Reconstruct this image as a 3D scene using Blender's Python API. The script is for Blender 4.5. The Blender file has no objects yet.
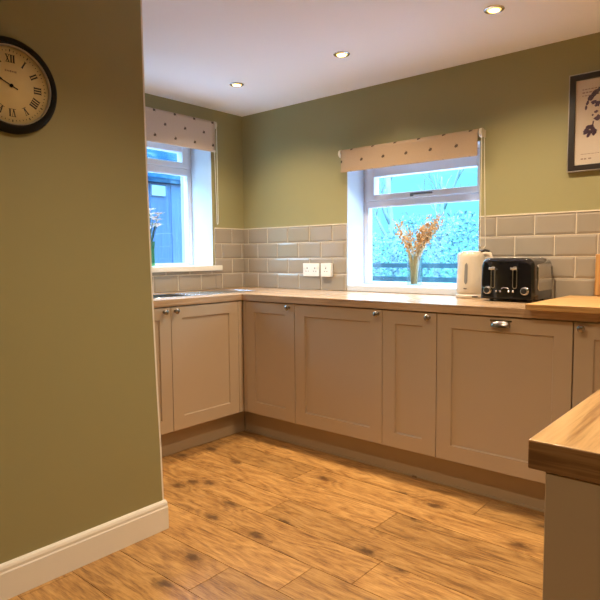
import bpy, bmesh, math, random
from mathutils import Vector, Matrix
random.seed(7)
PI = math.pi
SC = bpy.context.scene
COL = SC.collection
CEIL = 2.2062
T = 0.912           # worktop top
WT = 0.038

# ------------------------------------------------------------------ helpers
def tag(o, label=None, cat=None, group=None, kind=None):
    if label: o['label'] = label
    if cat: o['category'] = cat
    if group: o['group'] = group
    if kind: o['kind'] = kind
    return o

def empty(name, loc=(0, 0, 0), rz=0, parent=None):
    o = bpy.data.objects.new(name, None)
    COL.objects.link(o)
    o.location = loc
    o.rotation_euler = (0, 0, rz)
    o.empty_display_size = .1
    if parent: o.parent = parent
    return o

def obj(name, bm, mats, parent=None, bevel=0, seg=2, smooth=False, loc=None, rot=None):
    me = bpy.data.meshes.new(name)
    bmesh.ops.recalc_face_normals(bm, faces=bm.faces[:])
    bm.to_mesh(me); bm.free()
    if not isinstance(mats, (list, tuple)): mats = [mats]
    for m in mats: me.materials.append(m)
    o = bpy.data.objects.new(name, me)
    COL.objects.link(o)
    if parent: o.parent = parent
    if loc: o.location = loc
    if rot: o.rotation_euler = rot
    if bevel:
        b = o.modifiers.new('bevel', 'BEVEL')
        b.width = bevel; b.segments = seg; b.limit_method = 'ANGLE'; b.angle_limit = math.radians(40)
        b.harden_normals = False
        smooth = True
    if smooth:
        for p in me.polygons: p.use_smooth = True
        try:
            me.set_sharp_from_angle(angle=math.radians(42))
        except Exception: pass
    return o

def box(bm, x0, x1, y0, y1, z0, z1, mi=0):
    vs = [bm.verts.new((x, y, z)) for z in (z0, z1) for y in (y0, y1) for x in (x0, x1)]
    for f in ((0, 2, 3, 1), (4, 5, 7, 6), (0, 1, 5, 4), (2, 6, 7, 3), (0, 4, 6, 2), (1, 3, 7, 5)):
        fc = bm.faces.new([vs[i] for i in f]); fc.material_index = mi
    return vs

def boxes(*bs):
    bm = bmesh.new()
    for b in bs: box(bm, *b)
    return bm

def lathe(bm, prof, seg=32, c=(0, 0, 0), mi=0, sx=1, sy=1, M=None):
    """prof: list of (r, z)"""
    rings = []
    for r, z in prof:
        if r < 1e-6:
            p = Vector((c[0], c[1], c[2] + z))
            rings.append([bm.verts.new(M @ p if M else p)])
        else:
            ring = []
            for i in range(seg):
                a = 2 * PI * i / seg
                p = Vector((c[0] + r * sx * math.cos(a), c[1] + r * sy * math.sin(a), c[2] + z))
                ring.append(bm.verts.new(M @ p if M else p))
            rings.append(ring)
    for A, B in zip(rings, rings[1:]):
        if len(A) == 1 and len(B) == 1: continue
        for i in range(seg):
            j = (i + 1) % seg
            if len(A) == 1: f = bm.faces.new((A[0], B[j], B[i]))
            elif len(B) == 1: f = bm.faces.new((A[i], A[j], B[0]))
            else: f = bm.faces.new((A[i], A[j], B[j], B[i]))
            f.material_index = mi; f.smooth = True

def tube(bm, pts, r, seg=8, mi=0, cap=True):
    pts = [Vector(p) for p in pts]
    n = len(pts)
    rs = r if isinstance(r, (list, tuple)) else [r] * n
    rings = []
    ref = None
    for i, p in enumerate(pts):
        d = (pts[min(i + 1, n - 1)] - pts[max(i - 1, 0)]).normalized()
        if ref is None:
            ref = Vector((0, 0, 1)) if abs(d.z) < .9 else Vector((1, 0, 0))
        u = d.cross(ref)
        if u.length < 1e-4: u = d.cross(Vector((0, 1, 0)))
        u.normalize(); v = d.cross(u).normalized()
        ref = v.cross(d) if False else ref
        rings.append([bm.verts.new(p + (u * math.cos(2 * PI * k / seg) + v * math.sin(2 * PI * k / seg)) * rs[i]) for k in range(seg)])
    for A, B in zip(rings, rings[1:]):
        for k in range(seg):
            j = (k + 1) % seg
            f = bm.faces.new((A[k], A[j], B[j], B[k])); f.material_index = mi; f.smooth = True
    if cap:
        for R_ in (rings[0], rings[-1]):
            f = bm.faces.new(R_); f.material_index = mi

def prism(bm, poly, fn0, fn1, mi=0):
    """poly 2D points, fn0/fn1 map to 3D at both ends"""
    A = [bm.verts.new(fn0(*p)) for p in poly]
    B = [bm.verts.new(fn1(*p)) for p in poly]
    n = len(poly)
    for i in range(n):
        j = (i + 1) % n
        f = bm.faces.new((A[i], A[j], B[j], B[i])); f.material_index = mi
    f = bm.faces.new(A); f.material_index = mi
    f = bm.faces.new(B); f.material_index = mi

# ------------------------------------------------------------------ materials
class N:
    def __init__(s, name):
        s.m = bpy.data.materials.new(name); s.m.use_nodes = True
        s.t = s.m.node_tree; s.b = s.t.nodes['Principled BSDF']
    def n(s, typ, **kw):
        nd = s.t.nodes.new(typ)
        for k, v in kw.items():
            if k in nd.inputs: nd.inputs[k].default_value = v
            else: setattr(nd, k, v)
        return nd
    def l(s, a, b): s.t.links.new(a, b)
    def coord(s, kind='Object', scale=(1, 1, 1), loc=(0, 0, 0), rot=(0, 0, 0)):
        tc = s.n('ShaderNodeTexCoord'); mp = s.n('ShaderNodeMapping')
        mp.inputs['Scale'].default_value = scale; mp.inputs['Location'].default_value = loc
        mp.inputs['Rotation'].default_value = rot
        s.l(tc.outputs[kind], mp.inputs[0]); return mp.outputs[0]
    def noise(s, v, scale=5, detail=4, rough=.5, dist=0):
        nd = s.n('ShaderNodeTexNoise'); nd.inputs['Scale'].default_value = scale
        nd.inputs['Detail'].default_value = detail; nd.inputs['Roughness'].default_value = rough
        nd.inputs['Distortion'].default_value = dist
        if v is not None: s.l(v, nd.inputs['Vector'])
        return nd
    def ramp(s, fac, stops, interp='LINEAR'):
        r = s.n('ShaderNodeValToRGB'); cr = r.color_ramp; cr.interpolation = interp
        while len(cr.elements) < len(stops): cr.elements.new(.5)
        for e, (p, c) in zip(cr.elements, stops):
            e.position = p; e.color = (c if len(c) == 4 else (*c, 1))
        s.l(fac, r.inputs[0]); return r.outputs[0]
    def mix(s, f, a, b, mode='MIX'):
        m = s.n('ShaderNodeMix'); m.data_type = 'RGBA'; m.blend_type = mode
        for i, x in ((0, f), (6, a), (7, b)):
            if hasattr(x, 'links'): s.l(x, m.inputs[i])
            elif isinstance(x, (int, float)): m.inputs[i].default_value = x
            else: m.inputs[i].default_value = (*x[:3], 1)
        return m.outputs[2]
    def math(s, op, a, b=0, c=None):
        m = s.n('ShaderNodeMath'); m.operation = op
        for i, x in enumerate((a, b) if c is None else (a, b, c)):
            if hasattr(x, 'links'): s.l(x, m.inputs[i])
            else: m.inputs[i].default_value = x
        return m.outputs[0]
    def bump(s, h, strength=.2, dist=.002):
        b = s.n('ShaderNodeBump'); b.inputs['Strength'].default_value = strength; b.inputs['Distance'].default_value = dist
        s.l(h, b.inputs['Height']); s.l(b.outputs[0], s.b.inputs['Normal']); return b
    def set(s, **kw):
        for k, v in kw.items():
            k = k.replace('_', ' ')
            if hasattr(v, 'links'): s.l(v, s.b.inputs[k])
            else: s.b.inputs[k].default_value = (*v, 1) if isinstance(v, tuple) and len(v) == 3 else v
        return s

def plain(name, col, rough=.5, metal=0, noise=.04, nscale=8, bump=0, bscale=200, coat=0):
    m = N(name)
    v = m.coord('Object')
    nz = m.noise(v, nscale, 3)
    c = m.mix(m.math('MULTIPLY', nz.outputs['Fac'], 1), tuple(x * (1 - noise) for x in col), tuple(min(1, x * (1 + noise)) for x in col))
    m.set(Base_Color=c, Roughness=rough, Metallic=metal)
    if coat: m.set(Coat_Weight=coat, Coat_Roughness=.05)
    if bump:
        n2 = m.noise(v, bscale, 2); m.bump(n2.outputs['Fac'], bump, .001)
    return m.m

M_wall = plain('sage_wall_paint', (.305, .276, .128), .62, noise=.03, nscale=3, bump=.12, bscale=260)
M_ceil = plain('ceiling_paint', (.88, .86, .88), .8, noise=.01, nscale=2, bump=.08, bscale=150)
M_white = plain('white_gloss_paint', (.82, .78, .70), .35, noise=.02)
M_plaster = plain('white_reveal_paint', (.66, .70, .76), .5, noise=.02)
M_upvc = plain('white_window_plastic', (.74, .75, .82), .3, noise=.01)
M_grey = plain('grey_rubber', (.12, .12, .13), .6)
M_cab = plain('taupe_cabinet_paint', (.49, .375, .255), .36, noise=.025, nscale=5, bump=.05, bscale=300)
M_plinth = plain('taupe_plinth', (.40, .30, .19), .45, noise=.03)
M_steel = plain('brushed_steel', (.62, .61, .60), .24, 1, noise=.05, nscale=40)
M_pewter = plain('pewter', (.34, .31, .29), .24, 1, noise=.12, nscale=90)
M_black = plain('black_enamel', (.006, .006, .008), .12, noise=.1, coat=.6)
M_blkpl = plain('black_plastic', (.012, .012, .012), .4)
M_cream = plain('cream_plastic', (.62, .54, .43), .28, noise=.02)
M_socket = plain('white_socket_plastic', (.85, .86, .86), .3, noise=.01)
M_dial = plain('cream_dial', (.74, .62, .33), .6, noise=.06, nscale=30)
M_clockblk = plain('black_clock_case', (.008, .007, .006), .5, noise=.1)
M_ink = plain('dark_ink', (.025, .02, .02), .6)
M_cord = plain('cream_cord', (.75, .70, .58), .5)
M_frame = plain('dark_frame_wood', (.018, .012, .009), .4, noise=.2, nscale=30)
M_clockblk.node_tree.nodes['Principled BSDF'].inputs['Specular IOR Level'].default_value = .15
M_silver = plain('silver_edge', (.45, .42, .38), .35, .8)
M_print = plain('cream_print_paper', (.62, .53, .43), .7, noise=.04)
M_plum = plain('plum_print', (.07, .03, .07), .7, noise=.5, nscale=60)
M_faint = plain('faint_print', (.30, .20, .15), .7)
M_grout = plain('cream_grout', (.78, .70, .58), .8)
M_water = plain('kettle_gauge', (.22, .22, .22), .2)

# tile: glazed taupe
m = N('glazed_metro_tile')
v = m.coord('Object'); nz = m.noise(v, 6, 2)
g = m.n('ShaderNodeNewGeometry')
c = m.mix(nz.outputs['Fac'], (.335, .29, .24), (.40, .35, .29))
rnd = m.math('MULTIPLY', g.outputs['Random Per Island'], .5)
c = m.mix(rnd, c, (.30, .26, .20))
m.set(Base_Color=c, Roughness=.14)
n2 = m.noise(v, 25, 2); m.bump(n2.outputs['Fac'], .06, .002)
M_tile = m.m

def wood(name, light, mid, dark, axis, rough=.32, scale=1.0, grain=1.0, island=False):
    """oak with grain running along axis 0=x 1=y 2=z (object coords)"""
    m = N(name)
    s = [14 * scale] * 3; s[axis] = 1.1 * scale
    v = m.coord('Object', scale=tuple(s))
    n1 = m.noise(v, 1.6, 6, .6, .6)
    s2 = [90 * scale] * 3; s2[axis] = 3.5 * scale
    v2 = m.coord('Object', scale=tuple(s2))
    n2 = m.noise(v2, 1.5, 4, .65)
    w = m.n('ShaderNodeTexWave'); w.wave_type = 'BANDS'; w.bands_direction = 'XYZ'[(axis + 1) % 3] if axis != 2 else 'X'
    m.l(v, w.inputs['Vector']); w.inputs['Scale'].default_value = .9; w.inputs['Distortion'].default_value = 6
    w.inputs['Detail'].default_value = 2; w.inputs['Detail Scale'].default_value = .8
    f = m.math('MULTIPLY_ADD', n1.outputs['Fac'], .55, m.math('MULTIPLY_ADD', n2.outputs['Fac'], .40 * grain, m.math('MULTIPLY', w.outputs['Fac'], .10 * grain)))
    f = m.math('ADD', f, .525 - (.275 + .25 * grain))
    c = m.ramp(f, [(.38, dark), (.52, mid), (.66, light)])
    m.set(Base_Color=c, Roughness=rough)
    m.bump(n2.outputs['Fac'], .12, .0008)
    return m.m

LT, MD, DK = (.62, .44, .28), (.50, .335, .20), (.32, .195, .10)
M_topx = wood('oak_worktop_along_x', LT, MD, DK, 0, .2)
M_topy = wood('oak_worktop_along_y', LT, MD, DK, 1, .26)
M_endg = wood('oak_worktop_end', (.42, .24, .10), (.31, .165, .065), (.18, .085, .03), 0, .4, grain=1.6)
M_board = wood('oak_board', (.72, .46, .20), (.62, .37, .14), (.42, .22, .07), 0, .34)
M_board2 = wood('chopping_board_wood', (.62, .36, .14), (.52, .28, .10), (.32, .16, .05), 2, .4)

# floor laminate
m = N('oak_laminate_floor')
v = m.coord('UV')
def sc(vec, x, y):
    mp = m.n('ShaderNodeMapping'); mp.inputs['Scale'].default_value = (x, y, 1); m.l(vec, mp.inputs[0]); return mp.outputs[0]

def vadd(a, b, k):
    s1 = m.n('ShaderNodeVectorMath'); s1.operation = 'SCALE'; s1.inputs['Scale'].default_value = k; m.l(b, s1.inputs[0])
    a1 = m.n('ShaderNodeVectorMath'); a1.operation = 'ADD'; m.l(a, a1.inputs[0]); m.l(s1.outputs[0], a1.inputs[1]); return a1.outputs[0]
# knots: sparse cells, a few cm across
wob = m.noise(sc(v, 22, 45), 1, 3, .65)
kv = vadd(sc(v, 3.1, 5.2), wob.outputs['Color'], .26)
vo = m.n('ShaderNodeTexVoronoi'); vo.feature = 'F1'; vo.voronoi_dimensions = '2D'; vo.inputs['Scale'].default_value = 1.0; m.l(kv, vo.inputs['Vector'])
cl = m.n('ShaderNodeSeparateColor'); m.l(vo.outputs['Color'], cl.inputs[0])
has = m.math('GREATER_THAN', cl.outputs[0], .60)
core = m.math('MULTIPLY', m.ramp(vo.outputs['Distance'], [(0, (1, 1, 1)), (.06, (.9,) * 3), (.12, (.35,) * 3), (.19, (0, 0, 0))]), has)
halo = m.math('MULTIPLY', m.ramp(vo.outputs['Distance'], [(0, (1, 1, 1)), (.40, (0, 0, 0))]), has)
# cathedral grain: long ellipses, bent around the knots
gv = sc(v, .85, 7.5)
lo = m.noise(sc(v, 1.1, 4.5), 1.3, 2, .5)
rings = m.math('MULTIPLY_ADD', lo.outputs['Fac'], 13.0, m.math('MULTIPLY', halo, 1.6))
saw = m.math('PINGPONG', rings, .5)
fine = m.noise(sc(v, 9, 120), 1.3, 5, .75)
mott = m.noise(sc(v, 2.4, 13), 1.5, 4, .6)
fleck = m.noise(sc(v, 26, 150), 1.0, 3, .7)
f = m.math('MULTIPLY_ADD', saw, .16, m.math('MULTIPLY_ADD', fine.outputs['Fac'], .48, m.math('MULTIPLY_ADD', mott.outputs['Fac'], .34, m.math('MULTIPLY', fleck.outputs['Fac'], .10))))
c = m.ramp(f, [(.37, (.17, .072, .022)), (.45, (.34, .168, .050)), (.53, (.50, .268, .083)), (.62, (.61, .355, .125))])
c = m.mix(m.math('MULTIPLY', halo, .30), c, (.20, .095, .03))
c = m.mix(m.math('MULTIPLY', core, .85), c, (.075, .032, .012))
at = m.n('ShaderNodeAttribute'); at.attribute_name = 'tone'
tn = m.math('MULTIPLY_ADD', at.outputs['Fac'], .30, .76)
c = m.mix(1.0, c, m.n('ShaderNodeCombineColor').outputs[0], 'MULTIPLY') if False else c
cc = m.n('ShaderNodeCombineColor')
for i in range(3): m.l(tn, cc.inputs[i])
c = m.mix(1.0, c, cc.outputs[0], 'MULTIPLY')
m.set(Base_Color=c, Roughness=.36)
m.bump(fine.outputs['Fac'], .12, .0008)
M_floor = m.m
M_gap = plain('floor_joint', (.05, .022, .008), .7)

# blind fabrics with small bee-like motifs on a staggered lattice
def motif_fabric(name, axis, px, pz, ox, oz, c0, c1):
    m = N(name)
    tc = m.n('ShaderNodeTexCoord'); sp = m.n('ShaderNodeSeparateXYZ'); m.l(tc.outputs['Object'], sp.inputs[0])
    u = m.math('MULTIPLY', m.math('SUBTRACT', sp.outputs[axis], ox), 1 / px)
    w = m.math('MULTIPLY', m.math('SUBTRACT', sp.outputs[2], oz), 1 / pz)
    row = m.math('FLOOR', w)
    half = m.math('MULTIPLY', m.math('PINGPONG', row, 1.0), .5)
    uu = m.math('SUBTRACT', m.math('FRACT', m.math('ADD', u, half)), .5)
    ww = m.math('SUBTRACT', m.math('FRACT', w), .5)
    dx = m.math('MULTIPLY', uu, px); dz = m.math('MULTIPLY', ww, pz)
    # tilted ellipse
    a = m.math('ADD', m.math('MULTIPLY', dx, .86), m.math('MULTIPLY', dz, .5))
    b = m.math('SUBTRACT', m.math('MULTIPLY', dz, .86), m.math('MULTIPLY', dx, .5))
    e = m.math('ADD', m.math('POWER', m.math('DIVIDE', a, .0115), 2), m.math('POWER', m.math('DIVIDE', b, .0078), 2))
    body = m.math('LESS_THAN', e, 1)
    a2 = m.math('SUBTRACT', a, .004); b2 = m.math('SUBTRACT', m.math('ABSOLUTE', b), .008)
    e2 = m.math('ADD', m.math('POWER', m.math('DIVIDE', a2, .005), 2), m.math('POWER', m.math('DIVIDE', b2, .008), 2))
    wing = m.math('LESS_THAN', e2, 1)
    wn = m.n('ShaderNodeTexNoise'); wn.inputs['Scale'].default_value = 300; m.l(tc.outputs['Object'], wn.inputs['Vector'])
    base = m.mix(wn.outputs['Fac'], c0, c1)
    c = m.mix(m.math('MULTIPLY', wing, .45), base, (.28, .20, .13))
    c = m.mix(m.math('MULTIPLY', body, .92), c, (.06, .035, .02))
    m.set(Base_Color=c, Roughness=.9)
    m.bump(wn.outputs['Fac'], .2, .0005)
    # a little light passes through the cloth
    tr = m.n('ShaderNodeBsdfTranslucent'); m.l(c, tr.inputs['Color'])
    mx = m.n('ShaderNodeMixShader'); mx.inputs[0].default_value = .12
    out = m.t.nodes['Material Output']
    m.l(m.b.outputs[0], mx.inputs[1]); m.l(tr.outputs[0], mx.inputs[2]); m.l(mx.outputs[0], out.inputs[0])
    return m.m
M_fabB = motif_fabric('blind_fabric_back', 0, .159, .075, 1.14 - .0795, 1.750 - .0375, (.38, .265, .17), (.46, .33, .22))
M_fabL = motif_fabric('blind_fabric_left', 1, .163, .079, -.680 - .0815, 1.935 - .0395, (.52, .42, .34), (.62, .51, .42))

# glass: thin pane
def glass(name, tint=(1, 1, 1), gl=.06, rough=.0):
    m = N(name)
    tr = m.n('ShaderNodeBsdfTransparent'); tr.inputs[0].default_value = (*tint, 1)
    gs = m.n('ShaderNodeBsdfGlossy'); gs.inputs['Roughness'].default_value = rough
    mx = m.n('ShaderNodeMixShader'); mx.inputs[0].default_value = gl
    m.l(tr.outputs[0], mx.inputs[1]); m.l(gs.outputs[0], mx.inputs[2])
    m.l(mx.outputs[0], m.t.nodes['Material Output'].inputs[0])
    return m.m
M_pane = glass('window_glass')
M_vase = glass('clear_vase_glass', (.90, .96, .97), .13, .02)
M_vaseg = glass('green_vase_glass', (.55, .80, .55), .12, .02)

def emit(name, col, s):
    m = N(name); m.set(Base_Color=col, Emission_Color=col, Emission_Strength=s); return m.m
M_lamp = emit('lit_lamp', (1, .80, .45), 14)

M_grass = plain('lawn', (.035, .085, .05), .9, noise=.4, nscale=6)
M_leafh = plain('hedge_leaves', (.15, .25, .29), .7, noise=.2, nscale=3)
M_bark = plain('pale_bark', (.16, .22, .24), .9, noise=.3, nscale=12)
M_fencew = plain('weathered_fence_wood', (.03, .06, .07), .9, noise=.3, nscale=10)
M_shed = N('blue_grey_shed_boards')
v = M_shed.coord('Object', scale=(1, 30, 1.2)); nz = M_shed.noise(v, 2, 4, .6)
M_shed.set(Base_Color=M_shed.ramp(nz.outputs['Fac'], [(.3, (.030, .060, .115)), (.7, (.062, .115, .19))]), Roughness=.8)
M_shed = M_shed.m
M_roof = N('blue_grey_shed_roof')
v = M_roof.coord('Object', scale=(3, 1.5, 3)); nz = M_roof.noise(v, 3, 5, .7)
M_roof.set(Base_Color=M_roof.ramp(nz.outputs['Fac'], [(.35, (.006, .026, .06)), (.55, (.014, .05, .085)), (.68, (.07, .11, .13))]), Roughness=.7)
M_roof = M_roof.m
for _m in (M_grass, M_leafh, M_bark, M_fencew, M_shed, M_roof): _m.node_tree.nodes['Principled BSDF'].inputs['Specular IOR Level'].default_value = 0
M_stalk = plain('dried_stalks', (.66, .50, .27), .8, noise=.3, nscale=40)
M_seed = plain('dried_seed_heads', (.60, .36, .16), .85, noise=.5, nscale=60)
M_petal = plain('white_flower_petals', (.80, .74, .70), .8)
M_stem = plain('dark_green_stems', (.06, .12, .05), .7)

# ------------------------------------------------------------------ room shell
RX, RY = 3.62, -4.8
bx0, bx1, bz0, bz1 = .98, 1.888, .912, 1.775       # back window opening
ly0, ly1, lz0, lz1 = -1.25, -.315, 1.048, 2.02      # left window opening
TB, TL = .30, .36

# floor of individual planks in one mesh
bm = bmesh.new()
uvl = bm.loops.layers.uv.new('UVMap')
tone = bm.faces.layers.float.new('tone')
box(bm, 0, RX, RY, 0, -.05, -.0035, 1)
joint = {0: [1.933, .652, 3.214], 1: [1.31, .03, 2.59], -1: [1.465, .185, 2.745], -2: [.70, 2.10, 3.3], -3: [1.926, .646, 3.206],
         -4: [1.69, .41, 2.97], 2: [2.2, .9], 3: [1.5, 2.78]}
rr = random.Random(11)
y_ref = -1.1355; pw = .1957
k = -20
while y_ref + pw * k < 0:
    ya, yb = y_ref + pw * k, y_ref + pw * (k + 1)
    ya, yb = max(ya, RY), min(yb, 0)
    if yb > RY and yb - ya > .005:
        js = joint.get(k if k >= 0 else k, None)
        if js is None:
            s = rr.uniform(0, 1.28); js = [s + 1.281 * i for i in range(-1, 4)]
        xs = sorted([0] + [j for j in js if 0.02 < j < RX - .02] + [RX])
        for a, b in zip(xs, xs[1:]):
            g_ = .0011
            x0, x1, y0, y1 = a + g_, b - g_, ya + g_, yb - g_
            vs = [bm.verts.new(p) for p in ((x0, y0, 0), (x1, y0, 0), (x1, y1, 0), (x0, y1, 0),
                                           (x0, y0, -.004), (x1, y0, -.004), (x1, y1, -.004), (x0, y1, -.004))]
            ou, ov = rr.uniform(0, 30), rr.uniform(0, 30)
            tt = rr.random()
            for q, fi in enumerate(((0, 1, 2, 3), (0, 4, 5, 1), (1, 5, 6, 2), (2, 6, 7, 3), (3, 7, 4, 0))):
                fc = bm.faces.new([vs[i] for i in fi]); fc.material_index = 0
                fc[tone] = tt
                for lp in fc.loops:
                    co = lp.vert.co
                    lp[uvl].uv = (co.x - x0 + ou, co.y - y0 + ov)
    k += 1
fl = obj('floor', bm, [M_floor, M_gap]); tag(fl, 'orange-brown oak laminate plank floor', kind='structure')

tag(obj('ceiling', boxes((-TL, RX + .12, RY - .12, TB, CEIL, CEIL + .12)), M_ceil), 'flat white ceiling with recessed downlights', kind='structure')
wb = obj('wall_back', boxes((-TL, bx0, 0, TB, 0, CEIL), (bx1, RX + .12, 0, TB, 0, CEIL), (bx0, bx1, 0, TB, 0, bz0 - .002), (bx0, bx1, 0, TB, bz1, CEIL)), M_wall)
tag(wb, 'sage green back wall around the larger window', kind='structure')
wl = obj('wall_left', boxes((-TL, 0, ly1, 0, 0, CEIL), (-TL, 0, RY, ly0, 0, CEIL), (-TL, 0, ly0, ly1, 0, lz0 - .012), (-TL, 0, ly0, ly1, lz1, CEIL)), M_wall)
tag(wl, 'sage green left wall around the sink window', kind='structure')
tag(obj('wall_right', boxes((RX, RX + .12, RY, 0, 0, CEIL)), M_wall), 'sage green right wall', kind='structure')
tag(obj('wall_front', boxes((-TL, RX + .12, RY - .12, RY, 0, CEIL)), M_wall), 'sage green wall behind the viewer', kind='structure')
# partition (old wall, its end leans back by 4 cm)
PX0, PX1 = 1.12, 1.247
lean = [(0.0, -1.694), (.35, -1.702), (.6, -1.711), (1.0, -1.722), (1.45, -1.731), (1.8, -1.734), (CEIL, -1.735)]
bm = bmesh.new()
poly = [(y, z) for z, y in lean] + [(RY, CEIL), (RY, 0)]
prism(bm, poly, lambda y, z: (PX0, y, z), lambda y, z: (PX1, y, z))
tag(obj('wall_partition', bm, M_wall), 'olive green partition wall on which the clock hangs', kind='structure')
bm = bmesh.new()
poly = [(y + .0045, z) for z, y in lean] + [(y - .0035, z) for z, y in reversed(lean)]
prism(bm, poly, lambda y, z: (PX0 - .002, y, z), lambda y, z: (PX1 + .0008, y, z))
# the plaster end bead only wraps the corners: keep as thin bead pair plus end face
tag(obj('trim_1', bm, M_white, bevel=.0012), 'narrow white bead on the end of the partition wall', kind='structure')

def skirting(name, pts, label):
    """profile swept along a polyline; pts = list of ((x,y),(nx,ny)) wall foot and outward offset dir"""
    prof = [(0, .0005), (.0155, .0005), (.0155, .094), (.0128, .099), (.0128, .109), (.0100, .117), (.0050, .1235), (0, .1245)]
    bm = bmesh.new(); rings = []
    for (x, y), (nx, ny) in pts:
        rings.append([bm.verts.new((x + nx * d, y + ny * d, z)) for d, z in prof])
    for A, B in zip(rings, rings[1:]):
        for i in range(len(prof)):
            j = (i + 1) % len(prof); bm.faces.new((A[i], A[j], B[j], B[i]))
    bm.faces.new(rings[0]); bm.faces.new(rings[-1])
    tag(obj(name, bm, M_white), label, kind='structure')
ye = -1.6885
skirting('baseboard_partition', [((PX1 + .0002, RY), (1, 0)), ((PX1 + .0002, ye), (1, .4)), ((PX0 - .0002, ye), (-1, .4)), ((PX0 - .0002, RY), (-1, 0))],
         'cream skirting board round the foot of the partition wall')
skirting('baseboard_right', [((RX - .0002, RY), (-1, 0)), ((RX - .0002, -2.42), (-1, 0))], 'cream skirting board on the right wall')

# reveal linings in white plaster
bm = boxes((bx0, bx0 + .004, .001, .19, T + .04, bz1 - .001), (bx1 - .004, bx1, .001, .19, T + .04, bz1 - .001), (bx0 + .004, bx1 - .004, .001, .19, bz1 - .005, bz1 - .001))
obj('reveal_lining', bm, M_plaster, wb)
bm = boxes((-.225, -.001, ly1 - .004, ly1, lz0 + .038, lz1 - .001), (-.225, -.001, ly0, ly0 + .004, lz0 + .038, lz1 - .001), (-.225, -.001, ly0 + .004, ly1 - .004, lz1 - .005, lz1 - .001))
obj('reveal_lining', bm, M_plaster, wl)

# ------------------------------------------------------------------ tiles
TP, TH = .1985 + .0045, .1105
def tiles(name, to3, regions, off_even, off_odd, parent, zt=T + 4 * TH):
    """regions: list (u0,u1,z0,z1); rows counted from top"""
    bm = bmesh.new()
    g = .0022
    for (u0, u1, z0, z1) in regions:
        # grout backing
        P = [to3(u0, .0008, z0), to3(u1, .0008, z0), to3(u1, .0008, z1), to3(u0, .0008, z1)]
        Q = [to3(u0, .0042, z0), to3(u1, .0042, z0), to3(u1, .0042, z1), to3(u0, .0042, z1)]
        a = [bm.verts.new(p) for p in P]; b = [bm.verts.new(p) for p in Q]
        fs = [bm.faces.new(a), bm.faces.new(b)]
        for i in range(4): fs.append(bm.faces.new((a[i], a[(i + 1) % 4], b[(i + 1) % 4], b[i])))
        for f in fs: f.material_index = 1
        for r in range(4):
            rz1 = zt - r * TH - g; rz0 = zt - (r + 1) * TH + g
            rz0c, rz1c = max(rz0, z0 + g), min(rz1, z1 - g * .4)
            if rz1c - rz0c < .008: continue
            off = off_even if r % 2 == 0 else off_odd
            kk = math.floor((u0 - off) / TP)
            while off + kk * TP < u1:
                a0, a1 = off + kk * TP + g, off + (kk + 1) * TP - g
                c0, c1 = max(a0, u0 + g * .5), min(a1, u1 - g * .5)
                kk += 1
                if c1 - c0 < .008: continue
                bv = .011
                i0 = c0 + (bv if c0 == a0 else .0012); i1 = c1 - (bv if c1 == a1 else .0012)
                j0 = rz0c + (bv if rz0c == rz0 else .0012); j1 = rz1c - (bv if rz1c == rz1 else .0012)
                if i1 <= i0 or j1 <= j0: i0, i1, j0, j1 = c0 + .001, c1 - .001, rz0c + .001, rz1c - .001
                A = [bm.verts.new(to3(*q)) for q in ((c0, .0043, rz0c), (c1, .0043, rz0c), (c1, .0043, rz1c), (c0, .0043, rz1c))]
                B = [bm.verts.new(to3(*q)) for q in ((c0, .0055, rz0c), (c1, .0055, rz0c), (c1, .0055, rz1c), (c0, .0055, rz1c))]
                C = [bm.verts.new(to3(*q)) for q in ((i0, .0088, j0), (i1, .0088, j0), (i1, .0088, j1), (i0, .0088, j1))]
                for X, Y in ((A, B), (B, C)):
                    for i in range(4): bm.faces.new((X[i], X[(i + 1) % 4], Y[(i + 1) % 4], Y[i]))
                bm.faces.new(C)
    return obj(name, bm, [M_tile, M_grout], parent)
ZT = T + 4 * TH
tiles('tile_splashback', lambda u, d, z: (u, -d, z), [(.001, bx0, T + .0005, ZT)], .055 - .002, .155, wb)
tiles('tile_splashback', lambda u, d, z: (u, -d, z), [(bx1, RX - .001, T + .0005, ZT)], 1.988 - TP, 2.089 - TP, wb)
tiles('tile_splashback', lambda u, d, z: (d, u, z), [(-.30, -.0095, T + .0005, ZT), (-1.66, -.30, T + .0005, lz0 - .002)], -.13 - TP * 8, -.233 - TP * 8, wl)
# pale edging strip on top of and beside the tiles
bm = boxes((.010, bx0 - .0006, -.0098, -.0003, ZT, ZT + .006), (bx1 + .0006, RX - .001, -.0098, -.0003, ZT, ZT + .006))
obj('tile_edging', bm, M_grout, wb)
bm = boxes((.0003, .0098, -.298, -.0005, ZT, ZT + .006))
obj('tile_edging', bm, M_grout, wl)

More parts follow.
